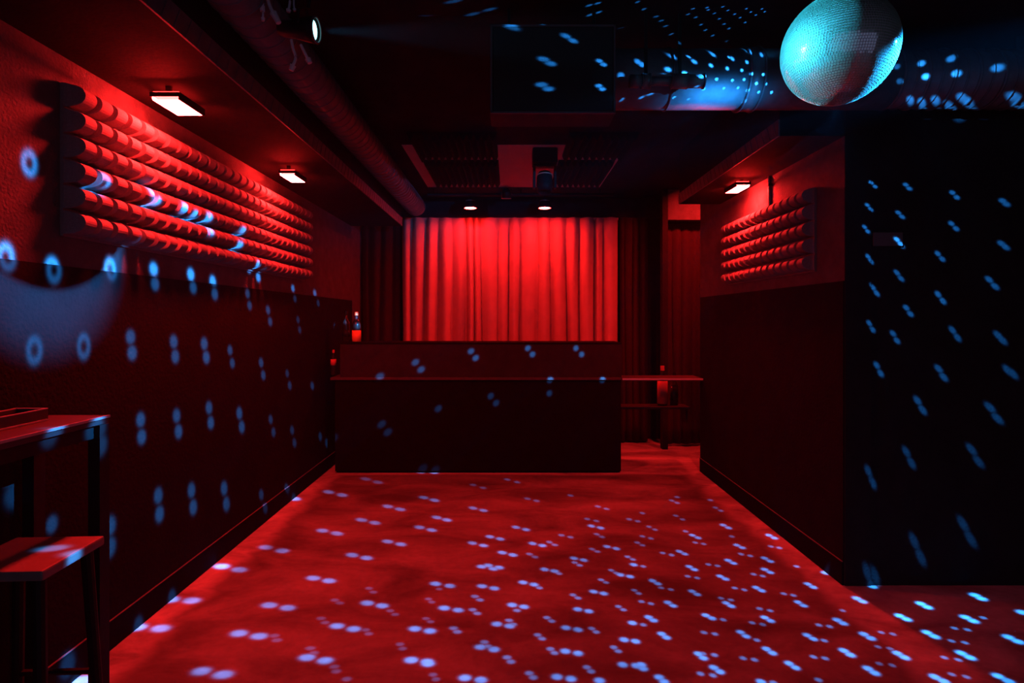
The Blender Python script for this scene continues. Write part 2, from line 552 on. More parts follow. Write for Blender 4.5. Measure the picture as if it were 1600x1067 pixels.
# black valance wall above and legs beside
struct(obj('trim_8', mbox(XL, 2.45, YCU + .07, YB, 2.66, ZC), M['wall_black']))
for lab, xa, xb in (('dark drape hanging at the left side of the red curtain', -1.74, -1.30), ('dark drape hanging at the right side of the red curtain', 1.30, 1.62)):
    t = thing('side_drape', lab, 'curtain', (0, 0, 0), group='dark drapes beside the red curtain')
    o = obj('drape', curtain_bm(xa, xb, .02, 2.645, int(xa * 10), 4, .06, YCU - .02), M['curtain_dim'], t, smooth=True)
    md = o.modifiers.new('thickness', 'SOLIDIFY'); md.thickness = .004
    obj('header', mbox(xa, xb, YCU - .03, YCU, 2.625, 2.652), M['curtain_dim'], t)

# lighting bar with two can lamps and a small spotlight
YLB = 6.40
t = thing('lighting_bar', 'thin black lighting bar across the stage above the curtain', 'bar', (0, YLB, 2.835))
bm = bmesh.new(); cyl(bm, (-.92, 0, 0), (1.15, 0, 0), .017, seg=14); obj('pipe', bm, M['black_metal'], t)
for sx in (-.85, 0.12, 1.0):
    bm = bmesh.new(); cyl(bm, (sx, 0, .01), (sx, 0, ZC - 2.835 - .002), .008, seg=8); obj('hanger', bm, M['black_metal'], t)
def can_lamp(px, lab):
    x = (px - CX) * YLB / F_PX
    z = 2.688
    t = thing('can_lamp', lab, 'lamp', (x, YLB, z), group='red can lamps above the curtain')
    bm = bmesh.new()
    lathe(bm, [(.070, 0), (.072, .012), (.064, .06), (.05, .075), (.05, .09), (.030, .105), (0, .108)], 24)
    obj('housing', bm, M['black_metal'], t, smooth=True)
    bm = bmesh.new(); torus_ring(bm, (0, 0, 0), (0, 0, 1), .071, .005, 28, 8); obj('rim', bm, M['rim_glow'], t, smooth=True)
    bm = bmesh.new(); lathe(bm, [(0, -.010), (.035, -.007), (.062, .002), (.062, .006), (0, .006)], 24); obj('lens', bm, M['can_led'], t)
    bm = bmesh.new(); lathe(bm, [(.036, .074), (.0515, .0755), (.0515, .0795), (.036, .081)], 24); obj('vent_ring', bm, M['rim_glow'], t)
    bm = bmesh.new(); tube(bm, [(0, 0, .106), (0, 0, .132)], .006, 8); obj('bracket', bm, M['black_metal'], t)
    return t
can_lamp(735, 'glowing red can lamp over the curtain, left one of the pair')
can_lamp(851, 'glowing red can lamp over the curtain, right one of the pair')

def small_spot(lab, loc, tilt):
    t = thing('small_spotlight', lab, 'lamp', loc)
    bm = bmesh.new(); lathe(bm, [(0, .06), (.035, .055), (.05, .02), (.055, -.05), (.05, -.05), (.046, -.03), (0, -.028)], 20)
    bmesh.ops.rotate(bm, cent=(0, 0, 0), matrix=Matrix.Rotation(tilt, 3, 'X'), verts=bm.verts[:])
    obj('housing', bm, M['black_metal'], t, smooth=True)
    bm = bmesh.new(); tube(bm, [(-.062, 0, -.005), (-.062, 0, .045), (0, 0, .062), (.062, 0, .045), (.062, 0, -.005)], .006, 8); obj('yoke', bm, M['black_metal'], t)
    bm = bmesh.new(); torus_ring(bm, (0, 0, 0), (0, 0, 1), .052, .004, 20, 6)
    bmesh.ops.translate(bm, vec=(0, 0, -.05), verts=bm.verts[:])
    bmesh.ops.rotate(bm, cent=(0, 0, 0), matrix=Matrix.Rotation(tilt, 3, 'X'), verts=bm.verts[:])
    obj('rim', bm, M['rim_glow'], t)
    return t
small_spot('small black spotlight under the bare ceiling strip, left of the moving head', pxpt(791, 300, YLB - .10) + Vector((0, 0, -.02)), .15)

# moving head fixture hung from the ceiling
YM = 4.92
t = thing('moving_head_lamp', 'black moving head stage lamp hanging from the ceiling over the stage', 'lamp', ((851 - CX) * YM / F_PX, YM, ZC - .004))
obj('base', mbox(-.105, .105, -.09, .09, -.13, 0, bev=.012), M['black_box'], t)
bm = bmesh.new()
box(bm, -.10, -.078, -.035, .035, -.33, -.125, bev=.006); box(bm, .078, .10, -.035, .035, -.33, -.125, bev=.006); box(bm, -.10, .10, -.04, .04, -.15, -.127, bev=.006)
obj('yoke', bm, M['black_box'], t)
bm = bmesh.new(); lathe(bm, [(0, .10), (.05, .098), (.066, .06), (.070, -.02), (.062, -.08), (.054, -.08), (.05, -.06), (0, -.058)], 24)
bmesh.ops.rotate(bm, cent=(0, 0, 0), matrix=Matrix.Rotation(-.2, 3, 'X'), verts=bm.verts[:])
bmesh.ops.translate(bm, vec=(0, 0, -.285), verts=bm.verts[:])
obj('head', bm, M['black_box'], t, smooth=True)
bm = bmesh.new(); torus_ring(bm, (0, -.012, -.225), (0, .2, 1), .068, .004, 24, 6); obj('trim_ring', bm, M['rim_glow'], t)

# ------------------------------------------------------------------ DJ booth
YBO = 5.41
t = thing('dj_booth', 'wide black DJ booth with counter and raised front screen before the curtain', 'booth', (0, YBO, 0))
bx0, bx1 = -1.69, 1.045
obj('front_panel', mbox(bx0 + .04, bx1, .02, .06, .02, .88), M['booth'], t)
obj('plinth', mbox(bx0 + .07, bx1 - .02, .05, .09, 0, .10), M['booth'], t)
obj('side_panel', mbox(bx1 - .03, bx1, .06, .62, 0, .88), M['booth'], t)
obj('side_panel', mbox(bx0 + .04, bx0 + .07, .06, .62, 0, .88), M['booth'], t)
obj('countertop', mbox(bx0, bx1 + .005, 0, .64, .88, .905, bev=.003), M['edge'], t)
bm = mbox(-1.60, 1.05, .012, .05, .905, 1.214, bev=.002)
obj('front_screen', bm, M['booth_up'], t)
obj('screen_return', mbox(-1.60, -1.57, .05, .42, .905, 1.214), M['booth_up'], t)
obj('screen_return', mbox(1.02, 1.05, .05, .42, .905, 1.214), M['booth_up'], t)
obj('screen_ledge', mbox(-1.60, 1.05, .012, .42, 1.214, 1.232, bev=.002), M['booth'], t)
fl = obj('counter_flap', mbox(1.055, XR - .01, .0, .30, .872, .896, bev=.003), M['edge'], t)
obj('edge_band', mbox(1.055, XR - .01, -.004, .0, .880, .897), M['steel_edge'], fl)
bm = bmesh.new(); cyl(bm, (1.05, .04, .9), (1.05, .26, .9), .006, seg=8); obj('hinge', bm, M['black_metal'], fl)

# low shelf board behind the counter flap
t = thing('service_shelf', 'low dark shelf board behind the counter flap right of the booth', 'shelf', (1.05, 5.72, .58))
obj('board', mbox(.005, .74, 0, .22, -.022, 0, bev=.003), M['wood'], t)
obj('bracket', mbox(.03, .05, .02, .20, -.16, -.022), M['black_metal'], t)
obj('bracket', mbox(.70, .72, .02, .20, -.16, -.022), M['black_metal'], t)

# ------------------------------------------------------------------ bottles
def bottle(lab, loc, h, r, lab_m, l0, l1, name='bottle'):
    t = thing(name, lab, 'bottle', loc, group='bottles around the booth')
    bm = bmesh.new()
    lathe(bm, [(0, .004), (r * .9, 0), (r, .008), (r, h * .58), (r * .92, h * .64), (r * .45, h * .74), (r * .36, h * .80), (r * .36, h * .95), (0, h * .95)], 24)
    obj('glass_body', bm, M['glass_dark'], t, smooth=True)
    bm = bmesh.new()
    lathe(bm, [(r + .0002, l0), (r + .0012, l0), (r + .0012, l1), (r + .0002, l1)], 24)
    obj('paper_label', bm, lab_m, t, smooth=True)
    bm = bmesh.new()
    lathe(bm, [(r * .37, h * .88), (r * .41, h * .885), (r * .41, h), (0, h)], 16)
    obj('cap', bm, lab_m, t)
    return t
bottle('tall dark bottle with glowing orange label standing on the left end of the booth screen', ((557 - CX) * 5.47 / F_PX, 5.47, 1.232), .29, .041, M['label_orange'], .008, .115)
bottle('dim dark bottle behind the orange label bottle on the booth screen', ((541 - CX) * 5.62 / F_PX, 5.62, 1.232), .30, .036, M['glass_dark'], .05, .12)
bottle('small dark bottle with red label on the counter left of the booth screen', ((521 - CX) * 5.60 / F_PX, 5.60, .905), .25, .027, M['label_red'], .10, .16)
bottle('big bottle with long red label on the low shelf behind the counter flap', ((1035 - CX) * 5.83 / F_PX, 5.83, .58), .40, .050, M['label_red'], .02, .25)
bottle('dim bottle right of the big red label bottle on the low shelf', ((1053 - CX) * 5.86 / F_PX, 5.86, .58), .33, .042, M['glass_dark'], .05, .19)

# ------------------------------------------------------------------ doorway in the right recess
t = thing('doorway_surround', 'door lintel box lit red in the right recess behind the foam wall', 'door surround', (0, 6.42, 0))
obj('lintel', mbox(1.76, 2.45, 0, .10, 2.56, ZC - .002), M['wall'], t)
obj('jamb', mbox(1.70, 1.76, 0, .10, 0, ZC - .002), M['wall_black'], t)
t = thing('door_drape', 'dim red drape hanging under the lit lintel in the right recess', 'curtain', (0, 0, 0))
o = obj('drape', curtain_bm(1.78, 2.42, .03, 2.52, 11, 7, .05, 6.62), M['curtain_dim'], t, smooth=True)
md = o.modifiers.new('thickness', 'SOLIDIFY'); md.thickness = .004
bm = bmesh.new(); cyl(bm, (1.78, 6.62, 2.53), (2.44, 6.62, 2.53), .012, seg=10); obj('rail', bm, M['black_metal'], t)
L = bpy.data.lights.new('recess_lamp', 'AREA'); L.energy = 45; L.color = RED; L.size = .12
lo = bpy.data.objects.new('recess_lamp', L); COL.objects.link(lo); lo.location = (2.05, 5.85, 2.86); lo.rotation_euler = (.15, -.35, 0)

# conduit on the right wall, sign plate on the side wall
t = thing('conduit', 'black vertical conduit on right wall above the short foam panel', 'pipe', (XR - .012, 4.02, 0))
bm = bmesh.new(); cyl(bm, (0, 0, 2.235), (0, 0, ZSR - .001), .012, seg=10); obj('pipe', bm, M['black_cable'], t)
obj('clip', mbox(-.018, .012, -.02, .02, 2.38, 2.395), M['black_metal'], t)
t = thing('wall_plate', 'dim rectangular plate on the dark side wall right of the corner', 'plate', (pxpt(1386, 374, YSIDE).x, YSIDE - .006, pxpt(1386, 374, YSIDE).z))
obj('panel', mbox(-.08, .08, -.004, .006, -.037, .037, bev=.002), M['plate'], t)
obj('rim', mbox(-.084, .084, .002, .006, -.041, .041), M['black_metal'], t)

# ------------------------------------------------------------------ high table and stool on the left
ZT = 1.10
t = thing('high_table', 'dark bar-height table against the left wall at the left edge', 'table', (-1.6, 1.5, 0))
obj('tabletop', mbox(-.15, .129, -.75, .61, ZT - .028, ZT, bev=.002), M['wood'], t)
obj('edge_band', mbox(.129, .136, -.75, .61, ZT - .008, ZT + .001), M['steel_edge'], t)
for lx, ly in ((.115, .58), (-.12, .58), (.115, -.70), (-.12, -.70)):
    obj('leg', mbox(lx - .021, lx + .021, ly - .025, ly + .025, 0, ZT - .028), M['black_metal'], t)
obj('rail', mbox(.09, .115, -.70, .57, ZT - .075, ZT - .028), M['black_metal'], t)
t = thing('tray', 'flat dark tray with raised rim lying on the bar-height table', 'tray', (-1.655, 1.55, ZT + .0005))
obj('base', mbox(-.055, .055, -.45, .445, 0, .008), M['wood'], t)
for xa, xb, ya, yb in ((-.055, -.048, -.45, .445), (.048, .055, -.45, .445), (-.048, .048, .438, .445)):
    obj('lip', mbox(xa, xb, ya, yb, .008, .040), M['wood'], t)
    obj('lip_edge', mbox(xa, xb, ya, yb, .040, .043), M['steel_edge'], t)
obj('foot_edge', mbox(.055, .058, -.45, .445, .001, .006), M['steel_edge'], t)
ZS = .735
t = thing('bar_stool', 'wooden square bar stool pulled out from the bar-height table', 'stool', (-1.475, 1.765, 0), rz=.05)
obj('seat', mbox(-.14, .14, -.135, .135, ZS - .03, ZS, bev=.006), M['seat'], t)
for sx in (-1, 1):
    for sy in (-1, 1):
        bm = bmesh.new(); cyl(bm, (sx * .135, sy * .13, 0), (sx * .105, sy * .10, ZS - .03), .016, .018, 10); obj('leg', bm, M['black_metal'], t)
for sx in (-1, 1):
    bm = bmesh.new(); cyl(bm, (sx * .125, -.118, .25), (sx * .125, .118, .25), .01, seg=8); obj('stretcher', bm, M['black_metal'], t)
    bm = bmesh.new(); cyl(bm, (-.122, sx * .115, .30), (.122, sx * .115, .30), .01, seg=8); obj('stretcher', bm, M['black_metal'], t)

# ------------------------------------------------------------------ ducts
YD, ZD, RD = 2.95, 2.676, 0.147
t = thing('ventilation_duct', 'big round galvanised duct crossing under the ceiling behind the mirror ball', 'duct', (0, YD, ZD))
def tube_shell(bm, x0, x1, R, seg=48):
    cyl(bm, (x0, 0, 0), (x1, 0, 0), R, seg=seg)
bm = bmesh.new(); tube_shell(bm, .18, 1.18, RD); obj('duct_section', bm, M['galv'], t, smooth=True)
bm = bmesh.new(); tube_shell(bm, 1.24, 1.92, RD); obj('duct_section', bm, M['galv'], t, smooth=True)
bm = bmesh.new(); tube_shell(bm, 1.92, XFAR, RD - .008); obj('duct_section', bm, M['galv'], t, smooth=True)
bm = bmesh.new(); tube_shell(bm, 1.17, 1.25, RD + .006); obj('coupling', bm, M['galv'], t, smooth=True)
for x in (.45, .80, 1.175, 1.245):
    bm = bmesh.new(); torus_ring(bm, (x, 0, 0), (1, 0, 0), RD + (.007 if 1.1 < x < 1.3 else .001), .006, 40, 8); obj('seam_ring', bm, M['galv'], t, smooth=True)
x = 1.93
k = 0
while x < 3.2:
    bm = bmesh.new(); torus_ring(bm, (x, 0, 0), (1, 0, 0), RD - .006, .008 if k % 2 == 0 else .005, 40, 8); obj('rib', bm, M['galv'], t, smooth=True)
    x += .062
    k += 1
for x in (.5, 1.6, 2.6):
    bm = bmesh.new(); box(bm, x - .012, x + .012, -.004, .004, RD, ZC - ZD - .002); obj('hanger_strap', bm, M['black_metal'], t)

YP = 2.72
p0, p1 = pxpt(984, 127, YP), pxpt(1100, 127, YP)
zc = p0.z
t = thing('small_duct', 'small stepped metal pipe in front of the big ventilation duct', 'duct', (0, YP, zc))
def sec(nm, xa, xb, R):
    bm = bmesh.new(); cyl(bm, (xa, 0, 0), (xb, 0, 0), R, seg=28); obj(nm, bm, M['galv'], t, smooth=True)
def xat(px): return (px - CX) * YP / F_PX
sec('pipe_section', xat(984), xat(1003), .030); sec('coupling', xat(1002), xat(1016), .034)
sec('pipe_section', xat(1016), xat(1049), .021); sec('coupling', xat(1048), xat(1074), .034)
sec('pipe_section', xat(1074), xat(1100), .031)
for px in (1003, 1015, 1049, 1073, 1099):
    bm = bmesh.new(); torus_ring(bm, (xat(px), 0, 0), (1, 0, 0), .033, .0035, 24, 6); obj('seam_ring', bm, M['galv'], t, smooth=True)
for px in (1009, 1062):
    obj('hanger_strap', mbox(xat(px) - .008, xat(px) + .008, -.003, .003, .03, ZC - zc - .002), M['black_metal'], t)

# long spiral duct beside the left soffit
t = thing('spiral_duct', 'long spiral duct running under the ceiling beside the left soffit', 'duct', (-1.06, 0, 2.72))
RS = .105
bm = bmesh.new(); cyl(bm, (0, .2, 0), (0, 6.5, 0), RS, seg=36); obj('pipe', bm, M['galv'], t, smooth=True)
bm = bmesh.new()
pts = []
yy = .2
n = int(6.3 / .085 * 24)
for i in range(n):
    a = 2 * PI * i / 24
    pts.append(((RS + .001) * math.cos(a), .2 + .085 * i / 24, (RS + .001) * math.sin(a)))
tube(bm, pts, .0045, 5)
obj('spiral_seam', bm, M['galv'], t, smooth=True)
for yv in (1.2, 2.6, 4.0, 5.4):
    obj('hanger_strap', mbox(-.012, .012, yv - .004, yv + .004, RS, ZC - 2.72 - .002), M['black_metal'], t)

# ------------------------------------------------------------------ hanging speaker
YSP = 2.60
a, b = pxpt(766, 38, YSP), pxpt(962, 177, YSP)
t = thing('hanging_speaker', 'big black speaker box hanging from the ceiling in the middle', 'speaker', ((a.x + b.x) / 2, YSP, (a.z + b.z) / 2))
hw, hh = (b.x - a.x) / 2, (a.z - b.z) / 2
obj('cabinet', mbox(-hw, hw, .012, .185, -hh, hh, bev=.004), M['black_box'], t)
obj('grille', mbox(-hw + .012, hw - .012, 0, .012, -hh + .012, hh - .012, bev=.003), M['grille'], t)
bm = bmesh.new()
box(bm, -hw, -hw + .010, -.002, .012, -hh, hh, bev=.002); box(bm, hw - .010, hw, -.002, .012, -hh, hh, bev=.002)
box(bm, -hw, hw, -.002, .012, hh - .010, hh, bev=.002); box(bm, -hw, hw, -.002, .012, -hh, -hh + .010, bev=.002)
obj('grille_frame', bm, M['frame_grey'], t)
for sx in (-1, 1):
    bm = bmesh.new(); tube(bm, [(sx * hw * .7, .09, hh), (sx * hw * .7, .09, ZC - t.location.z - .001)], .008, 8); obj('suspension_rod', bm, M['black_metal'], t)

# ------------------------------------------------------------------ pin spots
def pin_spot(lab, pos, target, watt, r, visible_glow):
    pos, target = Vector(pos), Vector(target)
    d = (target - pos).normalized()
    t = thing('pin_spot', lab, 'lamp', pos)
    q = d.to_track_quat('Z', 'Y')
    t.rotation_mode = 'QUATERNION'
    t.rotation_quaternion = q
    bm = bmesh.new()
    lathe(bm, [(0, -.15), (.03, -.148), (.034, -.09), (r * 1.02, -.03), (r * 1.08, .0), (r * 1.0, .0), (r * .95, -.012), (0, -.014)], 28)
    obj('housing', bm, M['black_metal'], t, smooth=True)
    bm = bmesh.new(); lathe(bm, [(0, -.004), (r * .5, -.005), (r * .78, -.010), (r * .78, -.012), (0, -.012)], 28); obj('lens', bm, M['lens'], t, smooth=True)
    bm = bmesh.new(); torus_ring(bm, (0, 0, .001), (0, 0, 1), r * 1.02, .004, 32, 8); obj('rim', bm, M['galv'], t, smooth=True)
    bm = bmesh.new(); tube(bm, [(-r - .012, 0, -.05), (-r - .012, .05, -.05), (0, .09, -.05), (r + .012, .05, -.05), (r + .012, 0, -.05)], .005, 8); obj('yoke', bm, M['black_metal'], t)
    L = bpy.data.lights.new('pin_spot_beam', 'SPOT')
    L.energy = watt
    L.color = PIN_COL
    L.shadow_soft_size = .012
    dist = (target - pos).length
    return t, L, dist
lampL = pxpt(494, 47, 2.30)
t1, L1, d1 = pin_spot('round pin spot lamp with lit blue lens aimed at the mirror ball', lampL, BALL, PIN_LEFT, .047, True)
L1.spot_size = 2 * math.atan((BALL_R + .07) / d1)
L1.spot_blend = .55
o = bpy.data.objects.new('pin_spot_beam', L1); COL.objects.link(o)
o.location = lampL + (BALL - lampL).normalized() * .02
o.rotation_euler = (BALL - lampL).to_track_quat('-Z', 'Y').to_euler()
bm = bmesh.new(); tube(bm, [(lampL.x - .03, lampL.y, lampL.z + .085), (lampL.x - .03, lampL.y, ZC - .001)], .008, 8)
tag(obj('hanging_rod', bm, M['black_metal']), 'thin black rod holding the pin spot lamp under the ceiling', 'rod')
lampR = Vector((3.5, 2.2, 2.80))
t2, L2, d2 = pin_spot('round pin spot lamp under the ceiling far right, aimed at the mirror ball', lampR, BALL, PIN_RIGHT, .047, False)
L2.color = BLUE
bm = bmesh.new(); tube(bm, [(lampR.x + .03, lampR.y, lampR.z + .086), (lampR.x + .03, lampR.y, ZC - .001)], .008, 8)
tag(obj('hanging_rod', bm, M['black_metal']), 'thin black rod holding the far right pin spot lamp', 'rod')
L2.spot_size = 2 * math.radians(4.9)
L2.spot_blend = .85
o = bpy.data.objects.new('pin_spot_beam', L2); COL.objects.link(o)
o.location = lampR + (BALL - lampR).normalized() * .02
o.rotation_euler = (BALL + Vector((0, 0, -.145)) - lampR).to_track_quat('-Z', 'Y').to_euler()

# loose cables with connectors around the pin spot
def cab(lab, pts, r, m, plug=None):
    t = thing('cable', lab, 'cable', pts[0], group='loose cables hanging by the pin spot')
    p0 = Vector(pts[0])
    # smooth the polyline
    P = [Vector(p) - p0 for p in pts]
    sm = []
    for i in range(len(P) - 1):
        a0, a1, a2, a3 = P[max(i - 1, 0)], P[i], P[i + 1], P[min(i + 2, len(P) - 1)]
        for k in range(6):
            s = k / 6
            sm.append(.5 * ((2 * a1) + (-a0 + a2) * s + (2 * a0 - 5 * a1 + 4 * a2 - a3) * s * s + (-a0 + 3 * a1 - 3 * a2 + a3) * s ** 3))
    sm.append(P[-1])
    bm = bmesh.new(); tube(bm, sm, r, 8); obj('sheath', bm, m, t, smooth=True)
    if plug:
        e = sm[-1]
        d = (sm[-1] - sm[-2]).normalized()
        bm = bmesh.new(); cyl(bm, e, e + d * plug, r * 2.0, r * 1.5, 10); obj('plug', bm, m, t)
    return t
def P(px, py, Y=2.25): return pxpt(px, py, Y)
cab('pale cable with a plug hanging down just left of the pin spot', [P(455, 62), P(458, 76), P(462, 90), P(458, 102)], .006, M['cable'], .022)
cab('short pale cable slanting down beside the pin spot', [P(470, 70), P(476, 82), P(481, 92)], .006, M['cable'], .018)
cab('pale cable ending in a flat connector left of the pin spot at the top edge', [P(416, -12), P(421, 8), P(427, 20)], .007, M['cable'], .045)
cab('thin pale cable pair hanging from the top edge above the pin spot', [P(452, -20), P(453, 2), P(451, 15)], .005, M['cable'], .01)
cab('thin pale cable hanging from the top edge nearest the pin spot', [P(460, -20), P(459, 4), P(460, 14)], .0035, M['cable'], .008)
cab('bundle cable at the top edge, leftmost of the hanging cables', [P(405, -14), P(407, -2), P(409, 10)], .006, M['cable'], .02)
cab('bent cable at the top edge beside the leftmost bundle', [P(414, -20), P(412, -4), P(411, 8), P(411, 28)], .004, M['cable'], .012)

# ------------------------------------------------------------------ mirror ball
t = thing('mirror_ball', 'big mirror ball of small square tiles hanging under the ceiling', 'mirror ball', BALL)
ballset = set()
bm = bmesh.new(); bmesh.ops.create_uvsphere(bm, u_segments=96, v_segments=64, radius=BALL_R - .0012)
ballset.add(obj('core', bm, M['grout'], t, smooth=True).name)
bm = bmesh.new()
TS = .0094
rows = int(PI * BALL_R / TS)
rnd = random.Random(5)
for i in range(rows):
    th = PI * (i + .5) / rows
    n = max(3, int(2 * PI * BALL_R * math.sin(th) / TS))
    off = rnd.random()
    for k in range(n):
        ph = 2 * PI * (k + off) / n
        nn = Vector((math.sin(th) * math.cos(ph), math.sin(th) * math.sin(ph), math.cos(th)))
        e1 = Vector((-math.sin(ph), math.cos(ph), 0))
        e2 = nn.cross(e1)
        nj = (nn + e1 * rnd.gauss(0, .012) + e2 * rnd.gauss(0, .012)).normalized()
        e1 = (e1 - nj * e1.dot(nj)).normalized()
        e2 = nj.cross(e1)
        h = TS * .5 * .82
        w1 = min(h, PI * BALL_R * math.sin(th) / n * .82)
        c = nn * BALL_R
        top = [bm.verts.new(c + e1 * sx * w1 + e2 * sy * h) for sx, sy in ((-1, -1), (1, -1), (1, 1), (-1, 1))]
        bot = [bm.verts.new(v.co - nn * .0022) for v in top]
        bm.faces.new(top)
        for q in range(4):
            bm.faces.new((bot[q], bot[(q + 1) % 4], top[(q + 1) % 4], top[q]))
me = bpy.data.meshes.new('mirror_tiles'); bm.to_mesh(me); bm.free()
o = link('mirror_tiles', me, M['mirror'], t)
o['kind'] = 'stuff'
ballset.add(o.name)
bm = bmesh.new(); lathe(bm, [(0, BALL_R + .03), (.022, BALL_R + .03), (.03, BALL_R - .002), (0, BALL_R - .004)], 16); ballset.add(obj('cap', bm, M['black_metal'], t).name)
bm = bmesh.new(); cyl(bm, (0, 0, BALL_R + .028), (0, 0, ZC - BALL.z - .07), .006, seg=8); ballset.add(obj('rod', bm, M['black_metal'], t).name)
obj('motor', mbox(-.04, .04, -.04, .04, ZC - BALL.z - .07, ZC - BALL.z - .001, bev=.005), M['black_box'], t)
bm = bmesh.new(); tube(bm, [P(1256, 19, 2.5), P(1264, 9, 2.5), P(1273, -2, 2.5), P(1300, -40, 2.5), (1.45, 2.5, ZC - .002)], .0018, 6)
tag(obj('wire', bm, M['cable']), 'thin pale wire hanging just left of the mirror ball', 'wire')

# ------------------------------------------------------------------ added lamps for light thrown off the mirror ball
# every spot seen in the room is traced to the surface it lands on; added spot lamps at the ball project it from a drawn pattern
spots = []     # (px, py, angular radius deg, strength, ring)
def add(ox, oy, s, flat, rad, st, ring=False):
    for i in range(0, len(flat), 2):
        spots.append((ox + flat[i] / s, oy + flat[i + 1] / s, rad, st, ring))
s3 = 5.153
add(100, 860, s3, [1270,128,1412,155,870,378,1030,403,600,600,780,628,1410,667,1105,972,1280,1000,140,1045], .50, 1)
add(400, 860, s3, [210,3,775,37,890,60,462,222,588,244,107,440,255,462,897,423,1017,445,1446,268,25,690,653,608,787,632,1516,463,1280,630,1400,648,410,862,557,887,1250,882,1378,897,1385,910], .48, 1)
add(400, 860, s3, [635,400,675,423,525,547,557,580,883,640,908,670,147,686,168,722,437,787,467,825,630,935,645,972,730,1035,1160,755,1180,790,1425,1000,1448,1037,1388,390,1415,415,1080,485,1120,515,1370,548,1405,573,910,305,945,335,1475,310], .30, .16)
add(700, 860, s3, [437,17,522,36,270,130,325,120,365,147,412,137,778,152,858,166,1015,62,1092,77,605,257,693,274,15,285,275,287,372,304,517,438,612,453,82,480,1172,331,1254,346,1045,474,1133,489,393,592,495,608,950,622,1045,637,260,777,370,796,945,811,1047,828,1418,718,1510,731,1407,920,1515,928,137,1025,265,1043,878,1017,990,1033,1485,583,1220,1047,1388,195,1466,210,1495,114], .47, .8)
add(700, 860, s3, [1315,160,1355,182,1232,236,1272,258,1445,50,1488,72,1007,358,1047,382,1372,451,1412,477,797,541,835,568,1157,628,1193,656,722,680,757,709,825,793,857,825,1335,780,1370,811,475,861,507,895,1118,940,1152,973,655,988,687,1022,492,563,525,595,293,738,322,772,198,477,235,506,217,370,257,398,45,625,75,655,555,483,735,300,893,185,1020,97,1060,119,1500,320,1535,345], .36, .42)
add(1000, 860, s3, [1003,62,1048,86,710,80,752,102,397,130,437,153,645,207,688,229,1003,152,1048,176,102,244,143,267,935,299,980,323,420,329,460,353,225,419,267,444,693,422,735,448,1350,270,1393,295,1272,416,1318,443,530,522,580,546,1005,540,1052,567,70,537,108,562,810,657,855,690,175,671,213,700,1345,681,1395,711,1018,793,1066,825,470,832,510,865,595,943,643,975,1200,909,1252,943,155,1021,193,1055,975,1057,10,920,25,950,1490,180], .46, .85)
add(1000, 860, s3, [170,300,248,314,88,427,12,411,27,598,515,660,603,672,600,842,505,830,830,867,922,880,487,992,587,1005,940,721,903,582,988,596,670,558,963,468,1047,484,652,384,731,398,763,302,840,317,385,208,460,221,915,191,988,205,550,112,625,124,888,43,815,30,183,20,255,37,315,8,360,28,25,128,1157,348,1235,361,1260,128,1440,600,1527,612,1483,725,1397,856,1490,868,1437,1042,1075,1065], .36, .38)
add(1300, 860, s3, [200,386,245,409,43,559,90,586,255,674,312,706,95,806,148,840,525,828,582,860,290,950,345,986,545,526,600,553,715,428,768,456,1150,359,1205,388,1075,537,1137,567,765,660,825,692,1040,826,1110,861,1420,697,1497,733,830,1018,900,1052,1340,1012,1420,1052,1530,498,328,290], .50, .85)
add(1300, 860, s3, [85,484,397,660,490,673,370,775,467,790,380,911,485,925,1070,742,1090,638,1017,880,905,862,965,997,1082,1017,985,625,962,728,1217,541], .33, .22)
s4 = 5.333
add(400, 720, s4, [320,315,607,259,717,285,1100,379,1200,403,880,492,990,516,553,581,674,605,82,721,222,747,1098,672,1206,695,802,783,922,807,1363,553,1463,576,1397,305,1487,328,1507,471,1590,492], .48, .85)
add(400, 720, s4, [915,151,1015,178,1390,65,1480,95], .48, .35)
add(400, 720, s4, [45,282,265,228,75,395], .42, .5)
add(700, 720, s4, [203,684,297,705,350,632,435,651,455,764,543,783,208,393,295,413,567,553,650,572,704,688,786,705,1050,810,1132,827,1195,542,1270,558,1325,714,1402,731], .46, .7)
add(700, 720, s4, [210,200,292,224,493,155,576,178,662,315,737,333,1160,484,1235,500,1020,288,1320,400,1250,380,945,619,1020,635,1497,798,1540,820,1577,681,1200,735,1245,755,845,677,890,700,1283,634,1240,612,1510,487,1580,503,680,777,725,800], .38, .30)
add(1000, 720, s4, [693,535,737,558,807,702,852,723,1075,620,1120,642,1040,811,1087,835,437,620,483,641,328,754,373,775], .44, .7)
add(1000, 720, s4, [75,549,125,573,20,629,90,646,20,702,297,457,355,488,585,327,628,390,672,415,188,768,263,782,460,680,530,692,380,587,918,792,840,775,1160,725,1090,713,765,630,310,302,265,330,310,350,20,435], .36, .30)
# side wall on the right
sw = 4.267
add(1300, 250, sw, [262,153,287,177,492,165,515,190,802,217,832,249,1138,272,1162,294,235,300,257,325,442,351,467,378,795,423,827,457,217,446,238,475,1130,557,1157,580,432,530,458,560,705,624,735,660,240,643,260,677,433,752,459,789,1047,797,1087,842,273,850,298,888,707,895,740,940,495,985,522,1025], .50, 1.0)
add(1300, 480, sw, [248,105,271,150,407,175,433,222,803,153,837,202,1107,187,1137,220,298,387,324,440,711,410,745,466,1172,420,1205,442,570,622,604,684,1053,668,1103,741], .50, .8)
add(1300, 660, sw, [242,323,271,402,547,790,592,898,873,675,925,777,235,997,495,195,530,270,930,180,977,260,287+0,1022], .48, .6)
